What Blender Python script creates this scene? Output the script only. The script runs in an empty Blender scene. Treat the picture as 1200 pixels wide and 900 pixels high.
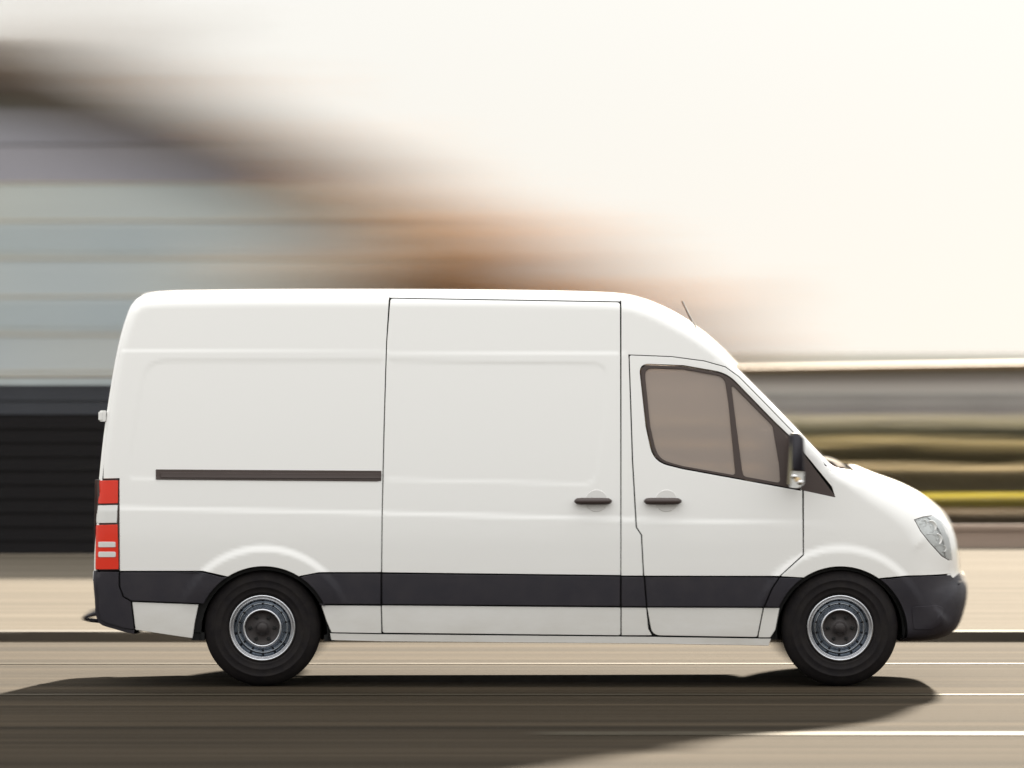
import bpy, math, random
import numpy as np
from mathutils import Vector
from mathutils.geometry import delaunay_2d_cdt

random.seed(7)
RNG = np.random.default_rng(11)
SC = bpy.context.scene
COL = SC.collection

# ------------------------------------------------------------------ camera
CAM_D, CAM_H, PXM, HORIZON = 30.0, 2.2, 175.0, 420.0     # distance to the van's near side, height, scale there
cd = bpy.data.cameras.new('camera')
cam = bpy.data.objects.new('camera', cd); COL.objects.link(cam)
cam.location = (0, -CAM_D, CAM_H); cam.rotation_euler = (math.radians(90), 0, 0)
cd.sensor_width = 36.0
cd.lens = 36.0 * CAM_D * PXM / 1200.0
cd.shift_y = -(450.0 - HORIZON) / 1200.0
cd.clip_start = 0.5; cd.clip_end = 20000
cd.dof.use_dof = True                                     # wide-open lens focused on the van's flank
cd.dof.focus_distance = CAM_D + 0.10
ASPECT = 0.03
cd.dof.aperture_ratio = ASPECT                            # oval, wide aperture
cd.dof.aperture_fstop = (cd.lens / 1000.0) / (2.8 * ASPECT)
SC.camera = cam

# ------------------------------------------------------------------ sky, sun, exposure
SUN_TO = Vector((0.62, 2.8, 1.0)).normalized()            # towards the sun: beyond the van, a little right
EL = math.asin(SUN_TO.z); AZ = math.atan2(SUN_TO.x, SUN_TO.y)
w = bpy.data.worlds.new('World'); SC.world = w; w.use_nodes = True
nt = w.node_tree; bgn = nt.nodes['Background']
sky = nt.nodes.new('ShaderNodeTexSky'); sky.sky_type = 'NISHITA'; sky.sun_disc = False
sky.sun_elevation = EL; sky.sun_rotation = AZ
sky.altitude = 0; sky.air_density = 1.0; sky.dust_density = 0.5; sky.ozone_density = 0.6
hsv = nt.nodes.new('ShaderNodeHueSaturation'); hsv.inputs['Saturation'].default_value = 0.45
veil = nt.nodes.new('ShaderNodeMix'); veil.data_type = 'RGBA'; veil.inputs[0].default_value = 0.975   # thin even high cloud over the blue
tcw = nt.nodes.new('ShaderNodeTexCoord'); sxyz = nt.nodes.new('ShaderNodeSeparateXYZ'); nt.links.new(tcw.outputs['Generated'], sxyz.inputs[0])
grow = nt.nodes.new('ShaderNodeMapRange'); grow.inputs[1].default_value = 0; grow.inputs[2].default_value = 1; nt.links.new(sxyz.outputs[2], grow.inputs[0])
lum = nt.nodes.new('ShaderNodeMix'); lum.data_type = 'RGBA'; nt.links.new(grow.outputs[0], lum.inputs[0])     # overcast luminance: zenith three times the horizon
HZ = 2.22; lum.inputs[6].default_value = (HZ * 1.0, HZ * .98, HZ * .92, 1); lum.inputs[7].default_value = (HZ * 3.35, HZ * 3.37, HZ * 3.35, 1)
nt.links.new(lum.outputs[2], veil.inputs[7])
nt.links.new(sky.outputs[0], hsv.inputs['Color']); nt.links.new(hsv.outputs[0], veil.inputs[6]); nt.links.new(veil.outputs[2], bgn.inputs[0])
bgn.inputs[1].default_value = 0.076
ld = bpy.data.lights.new('sun', 'SUN'); ld.energy = 5.0; ld.angle = math.radians(0.8); ld.color = (1.0, 0.87, 0.69)
sun = bpy.data.objects.new('sun', ld); COL.objects.link(sun)
sun.rotation_euler = SUN_TO.to_track_quat('Z', 'Y').to_euler(); sun.location = (10, 60, 40)
SC.view_settings.view_transform = 'Standard'; SC.view_settings.look = 'None'
SC.view_settings.gamma = 1.0; SC.view_settings.exposure = 2.08
SC.cycles.use_denoising = True
SC.cycles.max_bounces = 8; SC.cycles.transparent_max_bounces = 16

# ------------------------------------------------------------------ helpers
def mat(name, col, rough=0.5, metal=0.0, coat=0.0, noise=0.0, nscale=8.0, stretch=(1, 1, 1), bump=0.0,
        bscale=60.0, col2=None, spec=0.5, transl=0.0, coat_rough=0.04):
    m = bpy.data.materials.new(name); m.use_nodes = True
    t = m.node_tree; b = t.nodes['Principled BSDF']
    b.inputs['Base Color'].default_value = (*col, 1); b.inputs['Roughness'].default_value = rough
    b.inputs['Metallic'].default_value = metal; b.inputs['Coat Weight'].default_value = coat
    b.inputs['Coat Roughness'].default_value = coat_rough
    b.inputs['Specular IOR Level'].default_value = spec
    if noise or bump:
        tc = t.nodes.new('ShaderNodeTexCoord'); mp = t.nodes.new('ShaderNodeMapping')
        mp.inputs['Scale'].default_value = stretch
        t.links.new(tc.outputs['Object'], mp.inputs[0])
    if noise:
        n = t.nodes.new('ShaderNodeTexNoise'); n.inputs['Scale'].default_value = nscale; n.inputs['Detail'].default_value = 6
        n.inputs['Roughness'].default_value = 0.62
        t.links.new(mp.outputs[0], n.inputs[0])
        r = t.nodes.new('ShaderNodeMapRange'); r.inputs[1].default_value = .3; r.inputs[2].default_value = .7
        t.links.new(n.outputs[0], r.inputs[0])
        mx = t.nodes.new('ShaderNodeMix'); mx.data_type = 'RGBA'
        c2 = col2 or tuple(c * (1 - noise) for c in col)
        mx.inputs[6].default_value = (*col, 1); mx.inputs[7].default_value = (*c2, 1)
        t.links.new(r.outputs[0], mx.inputs[0]); t.links.new(mx.outputs[2], b.inputs['Base Color'])
    if bump:
        n2 = t.nodes.new('ShaderNodeTexNoise'); n2.inputs['Scale'].default_value = bscale; n2.inputs['Detail'].default_value = 4
        t.links.new(mp.outputs[0], n2.inputs[0])
        bp = t.nodes.new('ShaderNodeBump'); bp.inputs['Strength'].default_value = bump; bp.inputs['Distance'].default_value = 0.01
        t.links.new(n2.outputs[0], bp.inputs['Height']); t.links.new(bp.outputs[0], b.inputs['Normal'])
    if transl:
        tr = t.nodes.new('ShaderNodeBsdfTranslucent'); ms = t.nodes.new('ShaderNodeMixShader')
        ms.inputs[0].default_value = transl
        src = b.inputs['Base Color'].links[0].from_socket if b.inputs['Base Color'].links else None
        if src: t.links.new(src, tr.inputs[0])
        else: tr.inputs[0].default_value = (*col, 1)
        t.links.new(b.outputs[0], ms.inputs[1]); t.links.new(tr.outputs[0], ms.inputs[2])
        t.links.new(ms.outputs[0], t.nodes['Material Output'].inputs[0])
    return m

def glass_mat(name, tint, refl_rough=0.02, ior=1.5, body=0.0, body_col=(0.1, 0.08, 0.07)):
    """tinted pane: see-through colour + surface reflection (+ a little body colour for dark films)"""
    m = bpy.data.materials.new(name); m.use_nodes = True; t = m.node_tree
    t.nodes.remove(t.nodes['Principled BSDF'])
    tr = t.nodes.new('ShaderNodeBsdfTransparent'); tr.inputs[0].default_value = (*tint, 1)
    df = t.nodes.new('ShaderNodeBsdfDiffuse'); df.inputs[0].default_value = (*body_col, 1)
    m1 = t.nodes.new('ShaderNodeMixShader'); m1.inputs[0].default_value = body
    gl = t.nodes.new('ShaderNodeBsdfGlossy'); gl.inputs['Roughness'].default_value = refl_rough
    fr = t.nodes.new('ShaderNodeFresnel'); fr.inputs[0].default_value = ior
    m2 = t.nodes.new('ShaderNodeMixShader')
    t.links.new(tr.outputs[0], m1.inputs[1]); t.links.new(df.outputs[0], m1.inputs[2])
    t.links.new(fr.outputs[0], m2.inputs[0]); t.links.new(m1.outputs[0], m2.inputs[1]); t.links.new(gl.outputs[0], m2.inputs[2])
    t.links.new(m2.outputs[0], t.nodes['Material Output'].inputs[0])
    return m

def link_mesh(name, V, F, m, parent=None, smooth=True, normals=None, mirror=False):
    V = np.asarray(V, float)
    if mirror:
        V = V.copy(); V[:, 1] = 2 * YC - V[:, 1]; F = [tuple(reversed(f)) for f in F]
        if normals is not None: normals = np.array(normals); normals[:, 1] *= -1
    me = bpy.data.meshes.new(name); me.from_pydata(V.tolist(), [], [tuple(int(i) for i in f) for f in F]); me.update()
    if smooth: me.polygons.foreach_set('use_smooth', [True] * len(me.polygons))
    if normals is not None: me.normals_split_custom_set_from_vertices(np.asarray(normals).tolist())
    if m: me.materials.append(m)
    o = bpy.data.objects.new(name, me); COL.objects.link(o)
    if parent: o.parent = parent
    return o

class MB:
    def __init__(s): s.V = []; s.F = []
    def add(s, V, F):
        n = len(s.V); s.V += [tuple(v) for v in V]; s.F += [tuple(i + n for i in f) for f in F]
    def box(s, x0, x1, y0, y1, z0, z1, ch=0.0):
        if ch <= 0:
            V = [(x, y, z) for x in (x0, x1) for y in (y0, y1) for z in (z0, z1)]
            s.add(V, [(0, 1, 3, 2), (4, 6, 7, 5), (0, 4, 5, 1), (2, 3, 7, 6), (0, 2, 6, 4), (1, 5, 7, 3)]); return
        # chamfered along x-z outline (front edges)
        c = ch
        out = [(x0 + c, z0), (x1 - c, z0), (x1, z0 + c), (x1, z1 - c), (x1 - c, z1), (x0 + c, z1), (x0, z1 - c), (x0, z0 + c)]
        s.prism(out, y0, y1)
    def prism(s, out, y0, y1):
        n = len(out)
        V = [(x, y0, z) for x, z in out] + [(x, y1, z) for x, z in out]
        F = [tuple(range(n)), tuple(range(2 * n - 1, n - 1, -1))] + [(i, i + n, (i + 1) % n + n, (i + 1) % n) for i in range(n)]
        s.add(V, F)
    def lathe(s, prof, cx, cz, seg=64, closed=False):   # prof: (r, y)
        n = len(prof); V = []
        for k in range(seg):
            a = 2 * math.pi * k / seg
            for r, y in prof: V.append((cx + r * math.cos(a), y, cz + r * math.sin(a)))
        F = []
        for k in range(seg):
            k2 = (k + 1) % seg
            for i in range(n - 1 + (1 if closed else 0)):
                j = (i + 1) % n
                F.append((k * n + i, k * n + j, k2 * n + j, k2 * n + i))
        s.add(V, F)
    def tube(s, pts, rad, seg=10, caps=True):
        pts = [Vector(p) for p in pts]; n = len(pts)
        rad = rad if hasattr(rad, '__len__') else [rad] * n
        V = []; up = Vector((0.13, 0.27, 0.95)).normalized()
        for i, p in enumerate(pts):
            d = (pts[min(i + 1, n - 1)] - pts[max(i - 1, 0)]).normalized()
            if abs(d.dot(up)) > .97: up = Vector((1, 0, 0))
            a = d.cross(up).normalized(); b = d.cross(a)
            for k in range(seg):
                t = 2 * math.pi * k / seg
                V.append(tuple(p + (a * math.cos(t) + b * math.sin(t)) * rad[i]))
        F = [(i * seg + k, i * seg + (k + 1) % seg, (i + 1) * seg + (k + 1) % seg, (i + 1) * seg + k) for i in range(n - 1) for k in range(seg)]
        if caps: F += [tuple(range(seg - 1, -1, -1)), tuple(range((n - 1) * seg, n * seg))]
        s.add(V, F)
    def build(s, name, m, parent=None, smooth=False, mirror=False):
        return link_mesh(name, s.V, s.F, m, parent, smooth, None, mirror)

def tag(o, label=None, cat=None, group=None, kind=None):
    if label: o['label'] = label
    if cat: o['category'] = cat
    if group: o['group'] = group
    if kind: o['kind'] = kind
    return o
def empty(name, loc=(0, 0, 0)):
    o = bpy.data.objects.new(name, None); o.location = loc; o.empty_display_size = .2; COL.objects.link(o); return o

# ------------------------------------------------------------------ materials
M = {}
M['paint'] = mat('white_paint', (0.88, 0.875, 0.857), rough=0.38, coat=1.0, coat_rough=0.06)
def dirty(m):
    t = m.node_tree; b = t.nodes['Principled BSDF']; tc = t.nodes.new('ShaderNodeTexCoord'); sp = t.nodes.new('ShaderNodeSeparateXYZ')
    t.links.new(tc.outputs['Object'], sp.inputs[0])
    h = t.nodes.new('ShaderNodeMapRange'); h.inputs[1].default_value = 1.05; h.inputs[2].default_value = .28; t.links.new(sp.outputs[2], h.inputs[0])
    def nz(sc, st):
        mp = t.nodes.new('ShaderNodeMapping'); mp.inputs['Scale'].default_value = st; t.links.new(tc.outputs['Object'], mp.inputs[0])
        n = t.nodes.new('ShaderNodeTexNoise'); n.inputs['Scale'].default_value = sc; n.inputs['Detail'].default_value = 7; n.inputs['Roughness'].default_value = .65
        t.links.new(mp.outputs[0], n.inputs[0]); return n
    n = nz(2.2, (1, 1, 2.5)); pw = t.nodes.new('ShaderNodeMath'); pw.operation = 'POWER'; pw.inputs[1].default_value = 1.6; t.links.new(h.outputs[0], pw.inputs[0])
    ml = t.nodes.new('ShaderNodeMath'); ml.operation = 'MULTIPLY'; t.links.new(pw.outputs[0], ml.inputs[0]); t.links.new(n.outputs[0], ml.inputs[1])
    m2 = t.nodes.new('ShaderNodeMath'); m2.operation = 'MULTIPLY_ADD'; m2.inputs[1].default_value = .75; m2.inputs[2].default_value = .0; t.links.new(ml.outputs[0], m2.inputs[0])
    mx = t.nodes.new('ShaderNodeMix'); mx.data_type = 'RGBA'; mx.inputs[6].default_value = b.inputs['Base Color'].default_value; mx.inputs[7].default_value = (.50, .45, .37, 1)
    t.links.new(m2.outputs[0], mx.inputs[0]); t.links.new(mx.outputs[2], b.inputs['Base Color'])
    rp = nz(1.3, (.6, 1, 2.2)); bp = t.nodes.new('ShaderNodeBump'); bp.inputs['Strength'].default_value = .25; bp.inputs['Distance'].default_value = .012
    t.links.new(rp.outputs[0], bp.inputs['Height']); t.links.new(bp.outputs[0], b.inputs['Coat Normal'])
dirty(M['paint'])
M['plastic'] = mat('dark_bumper_plastic', (0.018, 0.0165, 0.024), spec=.35, rough=0.5, bump=0.25, bscale=900, noise=1, nscale=5, col2=(.030, .026, .032))
M['rubber'] = mat('tyre_rubber', (0.009, 0.0075, 0.009), rough=0.8, spec=.2, bump=0.1, bscale=200, noise=1, nscale=14, col2=(.018, .015, .014))
M['matte'] = mat('matte_trim', (.035, .027, .025), rough=.9, spec=.1)
M['black'] = mat('black_inner', (0.006, 0.006, 0.006), rough=0.9)
M['seal'] = mat('window_seal', (0.058, 0.040, 0.035), rough=0.45)
M['steel'] = mat('wheel_steel', (0.62, 0.63, 0.66), rough=0.28, metal=1.0, noise=.12, nscale=20)
M['dish'] = mat('sky_tinted_dish_steel', (0.42, 0.46, 0.52), rough=0.2, metal=1.0, noise=.3, nscale=9)  # darker blue-grey cast in the metal colour stands in for reflected sky
M['hub'] = mat('hub_dark', (0.045, 0.038, 0.038), rough=0.5, metal=0.3, noise=.4, nscale=30)
M['chrome'] = mat('chrome', (0.85, 0.85, 0.86), rough=0.08, metal=1.0)
M['red'] = mat('red_lens', (0.74, 0.038, 0.018), rough=0.25, coat=0.2, spec=.3)
M['whitelens'] = mat('white_lens', (0.72, 0.72, 0.70), rough=0.12, coat=1.0)
M['lamp'] = mat('headlamp_reflector', (0.90, 0.90, 0.88), rough=0.25, metal=0.1)
M['amber'] = mat('amber_bulb', (0.75, 0.55, 0.30), rough=0.2)
M['clear'] = glass_mat('clear_lens', (0.95, 0.97, 0.98), ior=1.45, body=.12, body_col=(.8, .82, .84))
M['glass'] = glass_mat('tinted_cab_glass', (0.82, 0.72, 0.64), ior=1.5, body=0.60, body_col=(0.50, 0.415, 0.36))
M['screen'] = glass_mat('windscreen_glass', (0.62, 0.62, 0.60), ior=1.52, body=0.25, body_col=(0.12, 0.11, 0.10))
M['cabin'] = mat('cabin_trim', (0.10, 0.085, 0.075), rough=0.8)
M['disc'] = mat('shade_grey_handle_disc', (0.73, 0.72, 0.70), rough=0.3, coat=0.5)  # greyer than the body paint: shade of the hollow is put into the colour
M['handle'] = mat('handle_plastic', (0.060, 0.042, 0.038), rough=0.4)

# ------------------------------------------------------------------ van outline and flank surface
YC = 1.0
def P0(px, py, d=0.0):
    k = (CAM_D + d) / CAM_D / PXM
    return ((px - 600.0) * k, CAM_H - (py - HORIZON) * k)

# side silhouette read off the photograph: px, py, depth behind the near flank, edge rounding
OUT = [  # from rear bottom, clockwise
 (158, 742, .10, .05), (135, 736, .12, .06), (117, 728, .15, .07), (113, 700, .15, .07), (111, 668, .15, .07),
 (112, 630, .12, .07), (113.5, 590, .10, .07), (116, 560, .10, .07), (121, 510, .10, .07), (129, 455, .12, .07),
 (138, 405, .14, .07), (148, 370, .18, .08), (156, 354, .22, .09), (166, 347, .26, .10), (185, 344.5, .28, .10),
 (240, 343.2, .3, .10), (320, 342.6, .3, .10), (420, 342.6, .3, .10), (520, 343, .3, .10), (620, 344, .3, .10),
 (700, 346, .3, .10), (730, 348, .28, .10), (748, 352, .26, .10), (768, 359.5, .24, .10), (790, 370.5, .2, .10),
 (810, 383, .18, .09), (830, 398, .16, .08), (848, 414, .14, .07), (863, 429, .12, .06), (895, 461, .12, .06),
 (930, 497, .12, .06), (962, 531, .12, .06), (978, 546, .2, .08), (1000, 550.5, .35, .14), (1024, 560, .4, .18),
 (1050, 569.5, .45, .22), (1074, 581, .55, .26), (1090, 592, .6, .30), (1102, 603, .7, .33), (1110, 616, .75, .35),
 (1115, 634, .8, .37), (1117.5, 655, .8, .38), (1119.5, 667, .8, .38), (1126, 674, .8, .36), (1127.5, 690, .8, .34),
 (1125, 712, .7, .32), (1119, 731, .6, .28), (1109, 742, .5, .22), (1090, 749, .3, .12), (1055, 752, .1, .06),
 (905, 757.5, .03, .05), (760, 755.5, .03, .05), (447, 752.5, .03, .05), (300, 751, .03, .05), (227, 749, .03, .05),
]
oxz = np.array([P0(a, b, d) for a, b, d, r in OUT]); oR = np.array([r for *_, r in OUT])
# smooth densify (Catmull-Rom through points, gentle)
def catmull(pts, vals, n=6, closed=True):
    N = len(pts); P = []; R = []
    for i in range(N):
        p0, p1, p2, p3 = pts[(i - 1) % N], pts[i], pts[(i + 1) % N], pts[(i + 2) % N]
        d01 = max(np.linalg.norm(p1 - p0), 1e-6) ** .5; d12 = max(np.linalg.norm(p2 - p1), 1e-6) ** .5; d23 = max(np.linalg.norm(p3 - p2), 1e-6) ** .5
        m1 = (p2 - p1) + d12 * ((p1 - p0) / d01 - (p2 - p0) / (d01 + d12))
        m2 = (p2 - p1) + d12 * ((p3 - p2) / d23 - (p3 - p1) / (d12 + d23))
        for k in range(n):
            t = k / n; a = 2 * t**3 - 3 * t**2 + 1; b = t**3 - 2 * t**2 + t; c = -2 * t**3 + 3 * t**2; d = t**3 - t**2
            P.append(a * p1 + b * m1 + c * p2 + d * m2); R.append(vals[i] * (1 - t) + vals[(i + 1) % N] * t)
    return np.array(P), np.array(R)
OUTP, OUTR = catmull(oxz, oR)
def oi(k): return k * 6            # index of the k-th outline key in the dense outline

def dist_poly(X, Z, poly, closed=True):
    """unsigned distance and nearest parameter (float index) of points to a polyline"""
    A = poly; B = np.roll(poly, -1, 0) if closed else poly[1:]
    if not closed: A = poly[:-1]
    best = np.full(X.shape, 1e9); par = np.zeros(X.shape)
    for i in range(len(A)):
        d = B[i] - A[i]; L = d @ d + 1e-12
        t = np.clip(((X - A[i][0]) * d[0] + (Z - A[i][1]) * d[1]) / L, 0, 1)
        q = (X - A[i][0] - t * d[0])**2 + (Z - A[i][1] - t * d[1])**2
        s = q < best; best = np.where(s, q, best); par = np.where(s, i + t, par)
    return np.sqrt(best), par
def inside(X, Z, poly):
    r = np.zeros(X.shape, bool); n = len(poly); j = n - 1
    for i in range(n):
        xi, zi = poly[i]; xj, zj = poly[j]
        c = ((zi > Z) != (zj > Z)) & (X < (xj - xi) * (Z - zi) / (zj - zi + 1e-15) + xi)
        r ^= c; j = i
    return r
def sstep(x, a, b):
    t = np.clip((x - a) / (b - a), 0, 1); return t * t * (3 - 2 * t)

# rounding groups: (first key, last key, own polyline)
GR = [(4, 12), (12, 28), (28, 33), (32, 43), (43, 49)]
GP = [OUTP[oi(a):oi(b) + 1] for a, b in GR]; GRR = [OUTR[oi(a):oi(b) + 1] for a, b in GR]
def fillet(poly, rads, n=6):
    out = []; N = len(poly)
    rads = rads if hasattr(rads, '__len__') else [rads] * N
    for i in range(N):
        p = np.array(poly[i], float); a = np.array(poly[i - 1], float); b = np.array(poly[(i + 1) % N], float); r = rads[i]
        if r <= 0: out.append(tuple(p)); continue
        u = a - p; v = b - p; lu, lv = np.linalg.norm(u), np.linalg.norm(v); r_ = min(r, lu * .49, lv * .49)
        s, e = p + u / lu * r_, p + v / lv * r_
        for k in range(n + 1):
            t = k / n; out.append(tuple((1 - t)**2 * s + 2 * t * (1 - t) * p + t * t * e))
    return out
RECESS = [
 [P0(*q, .05) for q in fillet([(152, 561), (153, 530), (162, 470), (170, 422), (449, 422), (447, 561)], [6, 0, 0, 26, 3, 3])],
 [P0(*q, .05) for q in fillet([(456, 422), (712, 426), (708, 500), (697, 568), (452, 562)], [3, 16, 0, 14, 3])],
]
RECESS = [np.array(r) for r in RECESS]
WHF = P0(985, 741); WHR = P0(309, 741)
BELT = np.array([P0(139, 594), P0(445, 600), P0(725, 607), P0(950, 612)])
DRIP = np.array([P0(155, 411, .08), P0(735, 414, .08)])
def S(X, Z):
    X = np.asarray(X, float); Z = np.asarray(Z, float)
    T = 0.03 * np.clip((.75 - Z) / .5, 0, 1)**2 + 0.125 * np.clip((Z - .95) / 1.65, 0, 1.2)**1.6
    # plan taper of the nose, slight taper to the rear
    T = T + 0.10 * np.clip((X - 1.2) / 1.9, 0, 1)**2.2 + 0.02 * np.clip((-2.0 - X) / .8, 0, 1)**2
    acc = np.zeros(X.shape)
    for gp, gr in zip(GP, GRR):
        d, t = dist_poly(X, Z, gp, closed=False)
        i = np.clip(t.astype(int), 0, len(gr) - 2); R = gr[i] * (1 - (t - i)) + gr[i + 1] * (t - i)
        q = np.clip((R - d) / R, 0, 1); acc += (R * (1 - np.sqrt(1 - q * q * .9995)))**2
    Y = T + np.sqrt(acc)
    zb = np.interp(X, BELT[:, 0], BELT[:, 1]); fade = 1 - sstep(X, 1.3, 2.3)
    Y = Y + 0.0055 * sstep(Z, zb - .025, zb + .012) * fade
    zd = np.interp(X, DRIP[:, 0], DRIP[:, 1])
    Y = Y + 0.0027 * sstep(Z, zd - .008, zd + .008) * (1 - sstep(X, .7, .8))
    for rc in RECESS:
        m = (X > rc[:, 0].min() - .05) & (X < rc[:, 0].max() + .05) & (Z > rc[:, 1].min() - .05) & (Z < rc[:, 1].max() + .05)
        if m.any():
            d, _ = dist_poly(X[m], Z[m], rc); sd = np.where(inside(X[m], Z[m], rc), d, -d)
            Y[m] += 0.0026 * sstep(sd, -.012, .020)
    for (cx, cz) in (WHF, WHR):      # pressed flare round each wheel arch
        r = np.hypot((X - cx) * .97, Z - cz)
        Y = Y - 0.013 * (1 - sstep(r, .535, .590)) * sstep(Z, cz + .10, cz + .32) 
    return Y
def Sg(X, Z):
    e = np.where(X > 2.1, .016, .006)
    gx = (S(X + e, Z) - S(X - e, Z)) / (2 * e); gz = (S(X, Z + e) - S(X, Z - e)) / (2 * e)
    n = np.stack([gx, -np.ones_like(gx), gz], -1)
    return n / np.linalg.norm(n, axis=-1, keepdims=True)
def toXZ(pts):
    """photograph pixels -> (x, z) on the flank, allowing for the depth of the flank there"""
    pts = np.array(pts, float); q = np.array([P0(a, b) for a, b in pts])
    for _ in range(3):
        d = np.clip(S(q[:, 0], q[:, 1]), 0, .6)
        k = (CAM_D + d) / CAM_D / PXM
        q = np.stack([(pts[:, 0] - 600) * k, CAM_H - (pts[:, 1] - HORIZON) * k], -1)
    return q
def resample(poly, step):
    out = []
    n = len(poly)
    for i in range(n):
        a, b = poly[i], poly[(i + 1) % n]; L = np.linalg.norm(b - a)
        if L < 1e-5: continue
        k = max(1, int(round(L / step)))
        for j in range(k): out.append(a + (b - a) * j / k)
    return np.array(out)
def area(p): return .5 * np.sum(p[:, 0] * np.roll(p[:, 1], -1) - np.roll(p[:, 0], -1) * p[:, 1])
def offset(poly, d):      # inward positive, poly CCW
    a = np.roll(poly, 1, 0); b = np.roll(poly, -1, 0)
    e1 = poly - a; e2 = b - poly
    e1 /= np.linalg.norm(e1, axis=1, keepdims=True) + 1e-12; e2 /= np.linalg.norm(e2, axis=1, keepdims=True) + 1e-12
    n1 = np.stack([-e1[:, 1], e1[:, 0]], -1); n2 = np.stack([-e2[:, 1], e2[:, 0]], -1)
    n = n1 + n2; L = np.linalg.norm(n, axis=1, keepdims=True); n = n / (L + 1e-9)
    c = np.clip(np.sum(n * n1, 1, keepdims=True), .35, 1)
    return poly + n * d / c, n

def panel(name, polys, m, parent, off=0.0, gap=0.0024, step=0.03, thick=0.03, lip=0.0025, px=True, far=True, bulge=0.0):
    """a skin piece lying on the flank; polys = outline then holes (photo pixels); off = how proud it stands"""
    rings = []
    for i, p in enumerate(polys):
        q = toXZ(p) if px else np.array(p, float)
        if (area(q) < 0) == (i == 0): q = q[::-1]
        q = resample(q, step if i == 0 else step * .6); q, n = offset(q, gap + lip)
        rings.append((q, n))
    allv = np.concatenate([r[0] for r in rings])
    x0, z0 = allv.min(0); x1, z1 = allv.max(0)
    gx, gz = np.meshgrid(np.arange(x0 + step / 2, x1, step), np.arange(z0 + step / 2, z1, step))
    gx = gx.ravel(); gz = gz.ravel()
    ok = inside(gx, gz, rings[0][0])
    for r, _ in rings[1:]: ok &= ~inside(gx, gz, r)
    for r, _ in rings:
        d, _t = dist_poly(gx, gz, r); ok &= d > step * .45
    pts = np.concatenate([allv, np.stack([gx[ok], gz[ok]], -1)])
    edges = []; k = 0
    for r, _ in rings:
        n = len(r); edges += [(k + i, k + (i + 1) % n) for i in range(n)]; k += n
    vo, eo, fo, ov, oe, of = delaunay_2d_cdt([Vector(p) for p in pts], edges, [], 0, 1e-6)
    vo = np.array([(v.x, v.y) for v in vo]); 
    F = []
    cen = np.array([vo[list(f)].mean(0) for f in fo])
    keep = inside(cen[:, 0], cen[:, 1], rings[0][0])
    for r, _ in rings[1:]: keep &= ~inside(cen[:, 0], cen[:, 1], r)
    for f, kp in zip(fo, keep):
        if kp:
            f = list(f); q = vo[f]
            F.append(tuple(f) if area(q) > 0 else tuple(reversed(f)))   # ccw in x-z -> faces -y
    Y = S(vo[:, 0], vo[:, 1]) - off
    if bulge:
        d, _t = dist_poly(vo[:, 0], vo[:, 1], rings[0][0]); Y = Y - bulge * sstep(d, 0, .03)
    V = np.stack([vo[:, 0], Y, vo[:, 1]], -1); N = Sg(vo[:, 0], vo[:, 1])
    V = list(V); N = list(N)
    base = 0
    for r, n in rings:
        L = len(r); yb = S(r[:, 0], r[:, 1]) - off; nb = Sg(r[:, 0], r[:, 1])
        o3 = np.stack([-n[:, 0], np.zeros(L), -n[:, 1]], -1)
        lay = []
        for (dd, dy, wt) in ((0, 0, 0), (lip * .7, lip * .3, .7), (lip, lip, 1.), (lip, thick, 1.)):
            q = r - n * dd; nn = nb * (1 - wt) + o3 * wt * 1.0
            nn /= np.linalg.norm(nn, axis=1, keepdims=True)
            s = len(V); lay.append(s)
            V += list(np.stack([q[:, 0], yb + dy, q[:, 1]], -1)); N += list(nn)
        for a, b in zip(lay[:-1], lay[1:]):
            for i in range(L):
                j = (i + 1) % L
                F.append((a + i, b + i, b + j, a + j))
    o = link_mesh(name, V, F, m, parent, True, np.array(N))
    if far:
        o2 = link_mesh(name, V, F, m, far if far is not True else parent, True, np.array(N), mirror=True)
        return o, o2
    return o

# ------------------------------------------------------------------ the van
van = empty('delivery_van', (0, 0, 0))
tag(van, 'white high-roof panel van with dark side strip driving along the road', 'van')
A0 = 0.035
def inner_pt(i, a):
    n = len(OUTP); p = OUTP[i % n]; t = OUTP[(i + 1) % n] - OUTP[(i - 1) % n]; t /= np.linalg.norm(t)
    nn = np.array([t[1], -t[0]])      # clockwise outline: inward = right of travel
    return p + nn * a, nn
def edge_run(k0, k1, a=None):
    """points just inside the outline between keys k0..k1, as x,z"""
    out = []
    for i in range(oi(k0), oi(k1) + 1, 3):
        R = OUTR[i % len(OUTR)]; out.append(inner_pt(i, a if a else max(.022, R * .22))[0])
    return out
def px_of(x, z):   # inverse of toXZ for convenience
    d = float(S(np.array([x]), np.array([z]))[0]); k = (CAM_D + d) / CAM_D / PXM
    return (x / k + 600, HORIZON - (z - CAM_H) / k)
def run_px(k0, k1): return [px_of(*p) for p in edge_run(k0, k1)]

def arc(c, r, a0, a1, n=24, sx=1.0):     # pixel arc, degrees, y up
    return [(c[0] + r * sx * math.cos(math.radians(a0 + (a1 - a0) * i / n)), c[1] - r * math.sin(math.radians(a0 + (a1 - a0) * i / n))) for i in range(n + 1)]
CF = (985, 742); CR = (309, 742)
RF, RR = 78, 78
def ang(c, y, r, side):      # angle at which arch circle meets height y
    s = (c[1] - y) / r; a = math.degrees(math.asin(max(-1, min(1, s)))); return a if side > 0 else 180 - a

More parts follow.
